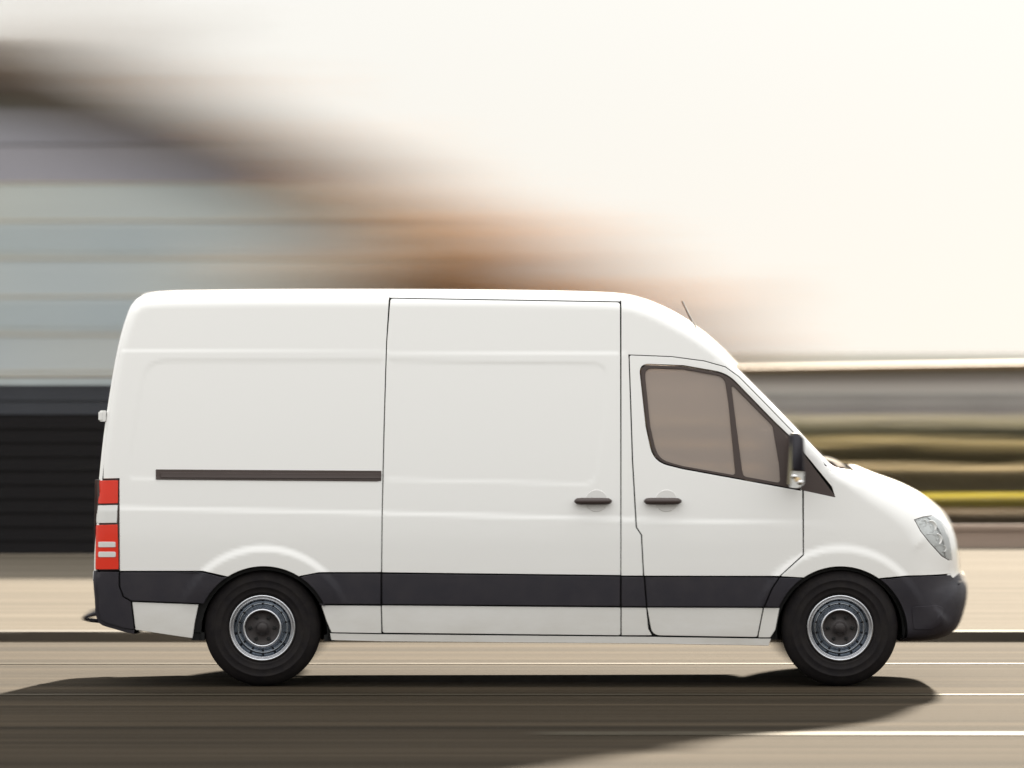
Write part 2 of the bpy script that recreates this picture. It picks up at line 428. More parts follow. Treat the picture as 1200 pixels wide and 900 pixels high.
# white flank above the dark strip, rear quarter (with the wheel-arch lip)
tl_hole = [(139.5, 563), (139.5, 668)]
quarter = ([(140, 669), (139.5, 563)] + run_px(7, 11)[0:1] + run_px(7, 18) )
top_split = run_px(7, 52)
def run_to(k0, xmax):   # outline run until x px reaches xmax
    r = [p for p in run_px(k0, 24) if p[0] < xmax - 2]
    return r
q_run = run_to(7, 455)
ytop_l = q_run[-1][1]
quarter = [(140, 669.5), (139.5, 561), (120.6, 561.4)] + [(p[0], p[1]) for p in q_run if p[1] < 559] + [(456.6, ytop_l), (453, 400), (450, 500), (447.8, 600), (447, 671)] \
   + [(374, 671)] + [(352, 675.2)] + arc(CR, RR, ang(CR, 676, RR, 1), ang(CR, 676, RR, -1)) + [(264, 675.4), (238, 669.5)]
panel('rear_quarter_panel', [quarter], M['paint'], van, step=.02)
# sliding door
sd = [(457.2, 349.5), (727, 354), (727.5, 600), (727.5, 674.5), (447.3, 671.2), (448, 600), (450.3, 500), (453.2, 400)]
panel('sliding_door', [fillet(sd, [4, 4, 0, 0, 0, 0, 0, 0])], M['paint'], van, step=.022)
sd2 = [(447, 709), (727.5, 711.5), (727.5, 745), (448, 742)]
panel('sliding_door_lower', [fillet(sd2, [0, 0, 3, 3])], M['paint'], van)
# roof edge band above the sliding door
rr = [p for p in run_px(14, 24) if 455 < p[0] < 728]
panel('roof_rail', [[(456, 349)] + [(456, rr[0][1])] + rr + [(727, rr[-1][1]), (727, 353.4)]], M['paint'], van, gap=.001, lip=.001)
# cab side: pillar behind the front door, cab roof side and windscreen pillar
cab_run = [p for p in run_px(19, 33) if p[0] > 729 and p[1] < 541]
door_top = [(737, 416), (787, 418), (825, 423), (850, 430), (866, 441.5), (896, 472), (929, 506), (942, 531)]
cab = [(727.6, cab_run[0][1])] + cab_run + [(966, 543)] + [(980.5, 578)] + [(942, 531)] + door_top[::-1][1:] \
   + [(741, 540), (745.5, 618), (751.5, 627), (754, 675.2), (727.6, 675)]
panel('cab_side_panel', [cab], M['paint'], van)
pil2 = [(728, 711.5), (757.6, 711.7), (760, 737), (765, 745), (728, 745)]
panel('door_pillar_lower', [pil2], M['paint'], van)
# front door with its window opening
win_out = fillet([(749, 426.5), (801, 428.5), (852, 437.5), (907, 494), (926, 511), (941, 529), (981, 584), (942, 575.5), (920, 571.5), (800, 549.5), (766, 541), (757, 500)],
                 [12, 0, 14, 0, 0, 0, 5, 0, 0, 0, 14, 0])
win_door = fillet([(749, 426.5), (801, 428.5), (852, 437.5), (907, 494), (926, 512), (936, 524), (938, 574.6), (920, 571.5), (800, 549.5), (766, 541), (757, 500)],
                 [12, 0, 14, 0, 0, 0, 0, 0, 0, 20, 0, 0])
fd = fillet([(737.3, 416)] + door_top[1:-2] + [(929, 506), (938.8, 524), (940.5, 573), (941.3, 650), (913.5, 675.5), (754.5, 675.2), (752, 627), (746, 618), (741.5, 540)],
            [3] + [0] * 18)
panel('front_door', [fd, win_door], M['paint'], van, step=.025)
fd2 = fillet([(758, 711.5), (894.5, 712), (887.5, 747), (764, 745)], [0, 0, 3, 10])
panel('front_door_lower', [fd2], M['paint'], van)
# front wing, bonnet side, with headlight notch
nose_run = [p for p in run_px(32, 42)]
HL = [(1072, 609), (1082, 606), (1094, 604.5), (1103, 611), (1109.5, 620), (1113, 634), (1115, 645), (1116, 657), (1111, 655.5), (1104, 651), (1090, 636), (1079, 622)]
nr1 = [p for p in nose_run if p[1] < 606]; nr2 = [p for p in nose_run if p[1] > 658]
wing = [(941.8, 574)] + [(978.5, 582)] + [(966, 545)] + [p for p in nr1] + [(1094, 604.0), (1082, 605.6), (1071.5, 609), (1078.6, 622.6), (1089.6, 636.6), (1103.5, 652), (1111, 656.3), (1114, 658)] \
   + nr2 + [(1113, 672.5), (1062, 674.8), (1033, 677.5)] + arc(CF, RF, ang(CF, 678, RF, 1), ang(CF, 677, RF, -1)) + [(914.2, 675.5), (942, 650.5)]
panel('front_wing', [wing], M['paint'], van, gap=.0008, step=.022)
wing2 = [(895, 712)] + [(914, 712)] + [(909, 738), (903, 747.5), (888, 747.5)]
panel('front_wing_lower', [wing2], M['paint'], van)
# lower white panels behind and ahead of the rear wheel
panel('rear_lower_panel', [[(154.5, 705), (233, 708), (228.5, 730), (226, 748.5), (205, 745.5), (158.5, 738.5)]], M['paint'], van)
panel('side_lower_panel', [[(376, 709), (446.6, 709.5), (447.4, 742.5), (388, 741.5), (382, 727)]], M['paint'], van)
panel('sill', [[(386.5, 742), (447, 743.2), (760, 746.2), (888, 748.2), (904, 748.2), (901, 757), (760, 754.6), (447, 752), (388, 750.5)]], M['paint'], van, off=-.006, gap=.001)
# dark protective strips, one per panel
arc_r1 = arc(CR, RR, ang(CR, 676, RR, 1), ang(CR, 709, RR, 1), 8)
arc_r0 = arc(CR, RR, ang(CR, 675.5, RR, -1), ang(CR, 708, RR, -1), 8)
panel('side_strip', [[(140.5, 670.4), (238, 670.4), (260, 676)] + arc_r0 + [(232.5, 707.2), (154, 704.2), (145, 699), (140.5, 687)]], M['plastic'], van, off=.012)
panel('side_strip', [[(446.5, 672), (446.5, 708.5), (376, 708)] + arc_r1[::-1] + [(373, 671.8)]], M['plastic'], van, off=.012)
panel('side_strip', [[(447.6, 672), (727, 675.2), (727, 710.6), (447.6, 708.4)]], M['plastic'], van, off=.012)
panel('side_strip', [[(728, 675.6), (754.6, 676), (757.4, 711), (728, 710.8)]], M['plastic'], van, off=.012)
panel('side_strip', [[(755.6, 676), (913, 676.4), (904, 690), (895, 711.4), (758.2, 711)]], M['plastic'], van, off=.012)
arc_f0 = arc(CF, RF, ang(CF, 677.5, RF, -1), ang(CF, 711.5, RF, -1), 8)
panel('side_strip', [[(914, 676.4)] + [(939, 677.5)] + arc_f0 + [(895.7, 711.4), (904.8, 690)]], M['plastic'], van, off=.012)
# bumpers (side skins)
arc_f1 = arc(CF, RF, ang(CF, 678.5, RF, 1), ang(CF, 742, RF, 1), 14)
bump_run = run_px(43, 49)
panel('front_bumper', [[(1040, 678.5), (1062, 675.6), (1114, 673.4)] + bump_run + [(1062, 747.5)] + arc_f1[::-1]], M['plastic'], van, off=.010, step=.022)
rb_run = run_px(0, 4)
panel('rear_bumper', [[(139.7, 669.8), (139.7, 687), (144.4, 699.4), (153.6, 705), (157.6, 738)] + [p for p in rb_run if p[0] < 157 and p[1] < 737]+[(rb_run[-1][0], 669.5)]], M['plastic'], van, off=.010)
# fog-lamp blank
panel('bumper_blank', [fillet([(1068, 711), (1100, 709), (1108, 714), (1103, 732), (1092, 738), (1070, 738)], 4)], M['plastic'], van, off=.014, thick=.01, gap=.001)

# perimeter skins that close the body across its width
def strip(name, k0, k1, m, crown=0.02, inset=0.0, yspan=None, nc=15, parent=van, step=2):
    V = []; N0 = None
    idx = list(range(oi(k0), oi(k1) + 1, step)); rows = []
    for i in idx:
        R = OUTR[i % len(OUTR)]; a0 = max(.022, R * .22) - .002; row = []
        ts = [a0 * f for f in (1.35, .8, .6, .42, .27, .15, .06, 0.0)]
        qs = np.array([inner_pt(i, a)[0] for a in ts]); ys = S(qs[:, 0], qs[:, 1]); nn = inner_pt(i, 0)[1]
        for q, y in zip(qs, ys):
            q = q + nn * inset; row.append((q[0], y + (.004 if len(row) == 0 else .001), q[1]))
        yl = ys[-1]; qb = qs[-1]
        for j in range(1, nc):
            f = j / nc; yy = yl + (2 * YC - 2 * yl) * f; b = crown * (1 - (2 * f - 1)**2)
            q = qb - nn * (b - inset); row.append((q[0], yy, q[1]))
        row += [(x, 2 * YC - y, z) for x, y, z in reversed(row[:8])]
        if yspan is not None:
            row = [p for p in row if yspan[0] <= p[1] <= yspan[1]]
        rows.append(row)
    n = min(len(r) for r in rows)
    for r in rows: V += r[:n]
    F = [(i * n + j, i * n + j + 1, (i + 1) * n + j + 1, (i + 1) * n + j) for i in range(len(rows) - 1) for j in range(n - 1)]
    F = [tuple(reversed(f)) for f in F]
    return link_mesh(name, V, F, m, parent, True)
strip('roof', 13, 28, M['paint'], crown=.035)
strip('rear_door', 4, 13, M['paint'], crown=.03)
strip('windscreen_surround', 28, 33, M['paint'], crown=.0, inset=.006)
strip('bonnet', 33, 39, M['paint'], crown=.03)
strip('front_fascia', 39, 42, M['paint'], crown=.018)
strip('front_bumper_skin', 42, 49, M['plastic'], crown=.012)
strip('rear_bumper_skin', 0, 4, M['plastic'], crown=.03)
# windscreen pane lying in its surround
def pane_between(name, k0, k1, m, y0, y1, out=.004, crown=.03):
    V = []; rows = 0; n = 17
    for i in range(oi(k0), oi(k1) + 1):
        q, nn = inner_pt(i, 0); rows += 1
        for j in range(n):
            f = j / (n - 1); b = out + crown * (1 - (2 * f - 1)**2); V.append((q[0] - nn[0] * b, y0 + (y1 - y0) * f, q[1] - nn[1] * b))
    F = [(i * n + j, (i + 1) * n + j, (i + 1) * n + j + 1, i * n + j + 1) for i in range(rows - 1) for j in range(n - 1)]
    return link_mesh(name, V, F, m, van, True)
pane_between('windscreen', 28, 32, M['screen'], .34, 1.66, out=-.004, crown=.018)
pane_between('grille', 40, 42, M['plastic'], .58, 1.42, out=.010, crown=.016)
# rear door glass and handle, grille slats on the nose (seen only from other positions)
for k, (zz) in enumerate((1.02, .95, .88, .81)):
    g = MB(); i = oi(41); q, nn = inner_pt(i, 0)
    xx = np.interp(zz, OUTP[oi(38):oi(43), 1][::-1], OUTP[oi(38):oi(43), 0][::-1])
    g.tube([(xx - .006, .62, zz), (xx + .006, .8, zz), (xx + .010, 1.0, zz), (xx + .006, 1.2, zz), (xx - .006, 1.38, zz)], .012, 8)
    g.build('grille_slat', M['matte'], van, True)

# dark inner shell: closes gaps and blocks light
def shell(m):
    poly = OUTP[::3]; q = offset(poly[::-1], .045)[0]
    def hole(c, r): return np.array([P0(*p) for p in arc(c, r, 0, 360, 40)[:-1]])
    holes = [hole(CF, 74), hole(CR, 74), toXZ(win_door)]
    ring = resample(q, .08); pts = [ring] + [resample(h, .06) for h in holes]
    allv = np.concatenate(pts); gx, gz = np.meshgrid(np.arange(-2.9, 3.1, .1), np.arange(.2, 2.7, .1)); gx = gx.ravel(); gz = gz.ravel()
    ok = inside(gx, gz, ring)
    for h in pts[1:]: ok &= ~inside(gx, gz, h)
    P = np.concatenate([allv, np.stack([gx[ok], gz[ok]], -1)])
    E = []; k = 0
    for r in pts: E += [(k + i, k + (i + 1) % len(r)) for i in range(len(r))]; k += len(r)
    vo, _, fo, *_r = delaunay_2d_cdt([Vector(p) for p in P], E, [], 0, 1e-6)
    vo = np.array([(v.x, v.y) for v in vo]); cen = np.array([vo[list(f)].mean(0) for f in fo])
    kp = inside(cen[:, 0], cen[:, 1], ring)
    for h in pts[1:]: kp &= ~inside(cen[:, 0], cen[:, 1], h)
    F = [tuple(f) for f, k2 in zip(fo, kp) if k2]
    V = np.stack([vo[:, 0], S(vo[:, 0], vo[:, 1]) + .034, vo[:, 1]], -1)
    a = link_mesh('inner_shell', V, F, m, van, False); b = link_mesh('inner_shell', V, F, m, van, False, mirror=True)
shell(M['black'])
# cab interior: floor, bulkhead, dash, wheel
cb = MB(); cb.box(.70, .74, .14, 1.86, .45, 2.35); cb.build('bulkhead', M['cabin'], van)
fl = MB(); fl.box(.74, 2.1, .12, 1.88, .55, .62); fl.build('cab_floor', M['black'], van)
ds = MB(); ds.prism([(1.62, .7), (2.15, .7), (2.15, 1.36), (1.9, 1.40), (1.68, 1.33), (1.6, 1.15)], .16, 1.84); ds.build('dashboard', M['black'], van)
# underbody
ub = MB(); ub.box(-2.62, -2.15, .16, 1.84, .42, .52); ub.box(-1.22, 1.75, .12, 1.88, .33, .50); ub.box(-2.2, -1.2, .5, 1.5, .38, .6); ub.box(1.7, 2.7, .5, 1.5, .38, .6)
ub.box(-1.5, 1.9, .6, .72, .28, .36); ub.box(-1.5, 1.9, 1.28, 1.40, .28, .36)
ub.build('underbody', M['black'], van)
for (cx, cz) in (P0(*CF), P0(*CR)):
    for mir in (False, True):
        a = MB(); R = .432; n = 36; V = []
        for i in range(n + 1):
            t = math.radians(-7 + 194 * i / n)
            for y, rr_ in ((.045, R), (.30, R), (.42, R - .02)): V.append((cx + rr_ * math.cos(t), y, cz + rr_ * math.sin(t)))
        a.add(V, [(i * 3 + j, i * 3 + j + 1, i * 3 + j + 4, i * 3 + j + 3) for i in range(n) for j in range(2)])
        c = len(a.V); a.add([(cx, .42, cz)] + [(cx + (R - .02) * math.cos(math.radians(-7 + 194 * i / n)), .42, cz + (R - .02) * math.sin(math.radians(-7 + 194 * i / n))) for i in range(n + 1)],
              [(0, i + 1, i + 2) for i in range(n)])
        a.build('arch_liner', M['black'], van, mirror=mir)
ax = MB()
for (cx, cz) in (WHF, WHR):
    ax = MB(); ax.tube([(cx, .3, .39), (cx, 1.7, .39)], .05, 10); ax.build('axle', M['black'], van, True)
# mud flaps
for px0, px1, y0, y1 in ((225, 240, 741, 750), (380, 393, 744, 751)):
    for mir in (False, True):
        f = MB(); a = P0(px0, y1, .1); b = P0(px1, y0, .1); f.box(a[0], b[0], .06, .26, a[1] , b[1]); f.build('mud_flap', M['black'], van, mirror=mir)

# ---- wheels
TR = 0.392
def wheel(cx, mir):
    cz = TR
    root = MB()
    prof = [(.222, .05), (.226, .040), (.236, .033), (.240, .028), (.245, .030), (.270, .021), (.274, .017), (.278, .017), (.282, .0195), (.300, .018), (.318, .020), (.322, .016), (.326, .021), (.345, .030), (.362, .044), (.378, .060), (.386, .075)]
    for k in range(5):                         # tread grooves
        y = .085 + k * .034; prof += [(TR - .001, y), (TR, y + .022), (TR - .010, y + .024), (TR - .010, y + .032)]
    prof += [(.386, .262), (.36, .285), (.30, .298), (.24, .29), (.222, .27)]
    root.lathe(prof, cx, cz, 96)
    o = root.build('wheel', M['rubber'], van, True, mirror=mir)
    for nm, prof, mm in (('rim', [(.224, .052), (.224, .036), (.219, .029), (.212, .028), (.208, .033), (.2055, .042), (.2025, .045), (.199, .041), (.196, .039), (.193, .044), (.191, .055)], 'steel'),
                         ('rim_dish', [(.191, .055), (.187, .080), (.182, .100), (.172, .112), (.160, .115), (.150, .104), (.142, .078), (.137, .056)], 'dish'),
                         ('hub_ring', [(.137, .056), (.134, .044), (.129, .034), (.123, .029), (.117, .031), (.113, .040), (.110, .058)], 'steel')):
        r1 = MB(); r1.lathe(prof, cx, cz, 96); r1.build(nm, M[mm], o, True, mirror=mir)
    h = MB(); h.lathe([(.1105, .058), (.108, .060), (.060, .056), (.046, .054), (.040, .046), (.034, .036), (.024, .030), (.0001, .029)], cx, cz, 64)
    h.build('hub', M['hub'], o, True, mirror=mir)
    for k in range(6):
        t = math.radians(60 * k); n = MB(); n.lathe([(.013, .058), (.013, .044), (.010, .040), (.0001, .039)], cx + .081 * math.cos(t), cz + .081 * math.sin(t), 6)
        n.build('wheel_nut', M['black'], o, False, mirror=mir)
    vt = MB()
    for k in range(14):
        t = 2 * math.pi * (k + .5) / 14; c_, s_ = math.cos(t), math.sin(t); V = [(cx + .158 * c_, .110, cz + .158 * s_)]
        for j in range(12):
            u = 2 * math.pi * j / 12; rr_ = .160 + .005 * math.cos(u); w_ = .008 * math.sin(u)
            V.append((cx + rr_ * c_ - w_ * s_, float(np.interp(rr_, [.141, .150, .160, .172], [.078, .104, .115, .112])) - .003, cz + rr_ * s_ + w_ * c_))
        vt.add(V, [(0, 1 + j, 1 + (j + 1) % 12) for j in range(12)])
    vt.build('vent_hole', M['hub'], o, False, mirror=mir)['kind'] = 'stuff'
for c in (P0(985, 741), P0(307, 741)):
    for mir in (False, True): wheel(c[0], mir)

# ---- windows
gl1 = fillet([(755, 431.5), (801, 432.8), (849, 441.5), (853.5, 470), (862, 557), (800, 546), (771, 538), (762, 500)], [10, 0, 9, 0, 5, 0, 17, 0])
gl2 = fillet([(856.5, 449.5), (905.5, 499), (913, 545), (914.5, 566), (870.5, 558)], [7, 3, 0, 5, 5])
fr_out = fillet([(750, 427.5), (801, 429.5), (852, 438.5), (906.5, 494.5), (925, 512), (935, 524.5), (938, 573.8), (920, 570.5), (800, 548.5), (767, 540), (758, 500)],
                 [11, 0, 13, 0, 0, 0, 0, 0, 0, 19, 0, 0])
f1, f2 = panel('window_frame', [fr_out, gl1, gl2], M['seal'], van, off=-.004, gap=.0, step=.03, thick=.02)
panel('side_window', [gl1], M['glass'], f1, off=-.013, gap=-.006, step=.05, thick=.002, far=f2)
panel('quarter_window', [gl2], M['glass'], f1, off=-.013, gap=-.006, step=.05, thick=.002, far=f2)
panel('corner_trim', [fillet([(936, 526), (942, 532.5), (980.5, 583.5), (938.6, 574.4)], [0, 0, 4, 0])], M['seal'], van, off=.001, gap=.0005, step=.02)

# ---- mirrors
for mir in (False, True):
    yb = float(S(np.array([1.93]), np.array([1.45]))[0])
    def Q(px, py, d): x, z = P0(px, py, d); return x, z
    prof = [Q(*p, -.12) for p in [(925, 511), (928, 507), (936, 507.5), (941, 513), (941.5, 530), (941.5, 552), (925.5, 550)]]
    mb = MB(); n = len(prof); V = []
    cx = sum(p[0] for p in prof) / n; cz = sum(p[1] for p in prof) / n
    layers = [(-.255, .75), (-.245, .93), (-.22, 1.0), (-.12, 1.02), (-.06, .98), (-.04, .8)]
    pr = [np.array(p) for p in fillet(prof, .012, 3)]; n = len(pr)
    for y, s in layers:
        for p in pr: V.append((cx + (p[0] - cx) * s, y, cz + (p[1] - cz) * (.985 if s > .9 else .96)))
    F = [(l * n + i, (l + 1) * n + i, (l + 1) * n + (i + 1) % n, l * n + (i + 1) % n) for l in range(len(layers) - 1) for i in range(n)]
    F += [tuple(range(n)), tuple(range(len(layers) * n - 1, (len(layers) - 1) * n - 1, -1))]
    mb.add(V, F); mo = mb.build('door_mirror', M['plastic'], van, True, mirror=mir)
    a = MB(); a.tube([Q(935, 548, 0)[:1] + (-.08, Q(935, 548, 0)[1]), Q(937, 556, 0)[:1] + (.0, Q(937, 556, 0)[1]), Q(940, 560, 0)[:1] + (yb + .02, Q(940, 560, 0)[1])], [.03, .028, .03], 10)
    a.build('mirror_arm', M['plastic'], mo, True, mirror=mir)
    b = MB(); x0, z0 = Q(921.5, 567, -.12); x1, z1 = Q(927, 508, -.12)
    b.add([(x0, -.245, z0), (x0 + .02, -.245, z0), (x1 + .012, -.245, z1), (x1 - .004, -.245, z1),
           (x0, -.05, z0), (x0 + .02, -.05, z0), (x1 + .012, -.05, z1), (x1 - .004, -.05, z1)],
          [(0, 1, 2, 3), (7, 6, 5, 4), (0, 4, 5, 1), (1, 5, 6, 2), (2, 6, 7, 3), (3, 7, 4, 0)])
    b.build('mirror_glass', M['chrome'], mo, False, mirror=mir)
    c = MB(); lp = [Q(*p, -.12) for p in [(925.3, 551), (941, 551.5), (940.5, 567), (934, 571.5), (924.5, 571)]]
    c.prism(fillet(lp, .012, 3), -.235, -.06); lo = c.build('indicator_lamp', M['whitelens'], mo, False, mirror=mir)
    for q in range(3):
        d = MB(); xx, zz = Q(933 + (q - 1) * 3.2, 558 + q * 3.4, -.12); d.lathe([(.02, -.233), (.016, -.238), (.008, -.240), (.0001, -.241)], xx, zz, 12)
        d.build('bulb', M['amber'] if q == 1 else M['chrome'], lo, True, mirror=mir)

# ---- headlights
def headlight(mir):
    q = toXZ(HL); q = q if area(q) > 0 else q[::-1]
    q = resample(q, .02)
    cen = q.mean(0); rows = []
    V = []; F = []; n = len(q)
    for s, dy in ((1.0, .006), (.96, .014), (.85, .020), (.5, .024), (.05, .026)):
        p = cen + (q - cen) * s; y = S(p[:, 0], p[:, 1]) + dy
        V += [(a[0], b, a[1]) for a, b in zip(p, y)]
    F = [(l * n + i, l * n + (i + 1) % n, (l + 1) * n + (i + 1) % n, (l + 1) * n + i) for l in range(4) for i in range(n)] + [tuple(range(4 * n, 5 * n))]
    hl = link_mesh('headlight', V, F, M['lamp'], van, True, mirror=mir)
    for px_, py_, r in ((1091, 617, .042), (1098, 632, .040), (1105, 643, .026), (1083, 613, .024)):
        x, z = toXZ([(px_, py_)])[0]; y = float(S(np.array([x]), np.array([z]))[0])
        b = MB(); b.lathe([(r, y + .020), (r * .96, y + .008), (r * .85, y + .010), (r * .6, y + .019), (r * .3, y + .021), (.0001, y + .012)], x, z, 24)
        b.build('bulb_reflector', M['lamp'], hl, True, mirror=mir)
    for (a, b_) in (((1078, 614), (1100, 611)), ((1086, 626), (1108, 624)), ((1096, 640), (1112, 636))):
        p = toXZ([a, b_]); yy = S(p[:, 0], p[:, 1]) + .012
        r_ = MB(); r_.tube([(p[0][0], yy[0], p[0][1]), (p[1][0], yy[1], p[1][1])], .004, 6); r_.build('bezel', M['lamp'], hl, True, mirror=mir)
    return hl
hn = headlight(False); hf = headlight(True)
panel('lens', [HL], M['clear'], hn, off=-.001, gap=.0, step=.02, thick=.01, far=hf)
panel('headlight_seal', [[(1071, 608.6), (1082, 605), (1094.5, 603.6), (1104, 610.5), (1110.5, 620), (1114, 634), (1116, 645), (1117, 658.5), (1110.5, 656.8), (1103.3, 652.5), (1089.4, 637), (1078.2, 622.8)], HL], M['seal'], van, off=-.004, gap=.0, lip=.0003, step=.02, thick=.01)

# ---- tail lights
def tail(poly, m, parent, far, off=.004, **k): return panel('lens', [poly], m, parent, off=off, gap=.0012, step=.02, thick=.02, far=far, **k)
t1, t2 = panel('tail_light', [fillet([(111, 562), (139.2, 561.5), (140, 668.5), (109.5, 668.5)], 1.5)], M['seal'], van, off=-.004, gap=.001, step=.03)
tail([(113.8, 563), (138.6, 562.6), (138.4, 590), (113.2, 590.4)], M['red'], t1, t2, bulge=.006)
tail([(114, 592), (138.2, 591.6), (137.2, 613), (112.4, 613)], M['whitelens'], t1, t2)
tail([(112.4, 615), (138, 614.4), (139.4, 667.4), (111.6, 667.4)], M['red'], t1, t2, bulge=.006)
tail(fillet([(115, 634.6), (135.6, 634.6), (136, 641.6), (115, 641.6)], 2), M['whitelens'], t1, t2, off=.0125)
tail(fillet([(115, 646.2), (135.8, 646.2), (136.2, 653.2), (115, 653.2)], 2), M['whitelens'], t1, t2, off=.0125)

# ---- side rail for the sliding door
rl, _r2 = panel('door_rail', [[(182.5, 550), (447, 551.6), (447, 563.4), (441, 564), (182.5, 562)]], M['seal'], van, off=.006, gap=.0, step=.02, thick=.02)
panel('rail_slot', [[(188, 553.5), (446, 555), (446, 561), (188, 559.8)]], M['handle'], rl, off=.012, gap=.0, step=.02, thick=.01, far=_r2)
# ---- door handles
for hx, dx in ((695.5, 699), (777, 781)):
    a, b = panel('shade_grey_handle_disc', [arc((dx, 587), 13, 0, 360, 32)[:-1]], M['disc'], van, off=.003, gap=0, step=.012, thick=.01, lip=.003)
    for mir, par in ((False, a), (True, b)):
        L = toXZ([(hx - 22 + 4, 587.4), (hx - 8, 587.2), (hx + 22 - 4, 587.2)]); yy = float(S(L[:, 0], L[:, 1]).min()) - .035
        h = MB(); x0, x1 = L[0][0], L[2][0]; z = L[1][1]
        h.tube([(x0 - .018, yy + .012, z), (x0 - .01, yy + .002, z), (x0 + .02, yy, z), (x1 - .04, yy, z), (x1, yy + .002, z), (x1 + .016, yy + .010, z)],
               [.012, .020, .0235, .023, .021, .010], 14)
        h.tube([(x0 + .01, yy, z), (x0 + .01, yy + .05, z)], .012, 8); h.tube([(x1 - .01, yy, z), (x1 - .01, yy + .05, z)], .012, 8)
        h.build('door_handle', M['handle'], par, True, mirror=mir)
# ---- rear hinges, tow step, plate lamp
for mir in (False, True):
    h = MB(); x0, z0 = P0(116.5, 494, .1); x1, z1 = P0(124, 481, .1); h.box(x0, x1, .10, .17, z0, z1, .008); h.box(x0 - .006, x0 + .02, .09, .18, z0 + .012, z1 - .012)
    h.build('hinge', M['paint'], van, mirror=mir)
    h = MB(); x0, z0 = P0(108.5, 682, .1); x1, z1 = P0(114, 668.5, .1); h.box(x0, x1, .12, .22, z0, z1, .008); h.build('hinge', M['paint'], van, mirror=mir)
st = MB(); a = P0(99, 724, .6); b = P0(112, 718, .6); c = P0(113, 728, .6)
st.tube([(b[0] + .05, .55, b[1]), (a[0] + .05, .55, b[1] - .01), (a[0] + .01, .56, a[1]), (a[0] + .03, .57, c[1] + .01), (c[0] + .05, .58, c[1])], .014, 8)
st.tube([(a[0] + .01, .55, a[1]), (a[0] + .01, 1.45, a[1])], .02, 8); st.tube([(b[0] + .05, 1.45, b[1]), (a[0] + .01, 1.45, a[1]), (c[0] + .05, 1.42, c[1])], .014, 8)
st.build('rear_step', M['plastic'], van, True)
# ---- aerial, wiper, cowl
an = MB(); a0_ = P0(817, 389, .28); a1_ = P0(799.5, 353, .28)
an.tube([(a0_[0] - .005, .28, a0_[1] - .03), (a0_[0], .28, a0_[1]), (a1_[0], .28, a1_[1])], [.014, .0065, .0045], 8); an.build('aerial', M['seal'], van, True)
cw = MB(); V = []; cx_, cz_ = P0(980, 546.5, .35); ca, sa = math.cos(math.radians(-24)), math.sin(math.radians(-24)); NJ = 17
for j in range(NJ):
    f = j / (NJ - 1); y = .17 + 1.66 * f; e = (1 - abs(2 * f - 1)**4)**.5 + .02
    for k in range(16):
        t = 2 * math.pi * k / 16; u, v = .088 * e * math.cos(t), .040 * e * math.sin(t)
        V.append((cx_ + u * ca - v * sa, y, cz_ + u * sa + v * ca))
cw.add(V, [(j * 16 + k, j * 16 + (k + 1) % 16, (j + 1) * 16 + (k + 1) % 16, (j + 1) * 16 + k) for j in range(NJ - 1) for k in range(16)])
cw.build('scuttle', M['matte'], van, True)
def vent_patch(y0, y1):
    V = []; ii = list(range(oi(33) + 1, oi(34) + 1))
    for i in ii:
        q, nn = inner_pt(i, 0)
        for y, o_ in ((y0, -.010), (y0 + .01, .010), (y1 - .01, .010), (y1, -.010)): V.append((q[0] - nn[0] * o_, y, q[1] - nn[1] * o_))
    return link_mesh('bonnet_vent', V, [(a * 4 + k, (a + 1) * 4 + k, (a + 1) * 4 + k + 1, a * 4 + k + 1) for a in range(len(ii) - 1) for k in range(3)], M['matte'], van, True)
vent_patch(.26, .62); vent_patch(1.38, 1.74)
for y0 in (.5, 1.2):
    wp = MB(); p = P0(968, 538, .5); q = P0(925, 494, .5); wp.tube([(p[0] + .03, y0, p[1] - .06), (p[0] - .05, y0 + .35, p[1] - .015)], .01, 6); wp.build('wiper', M['matte'], van, True)

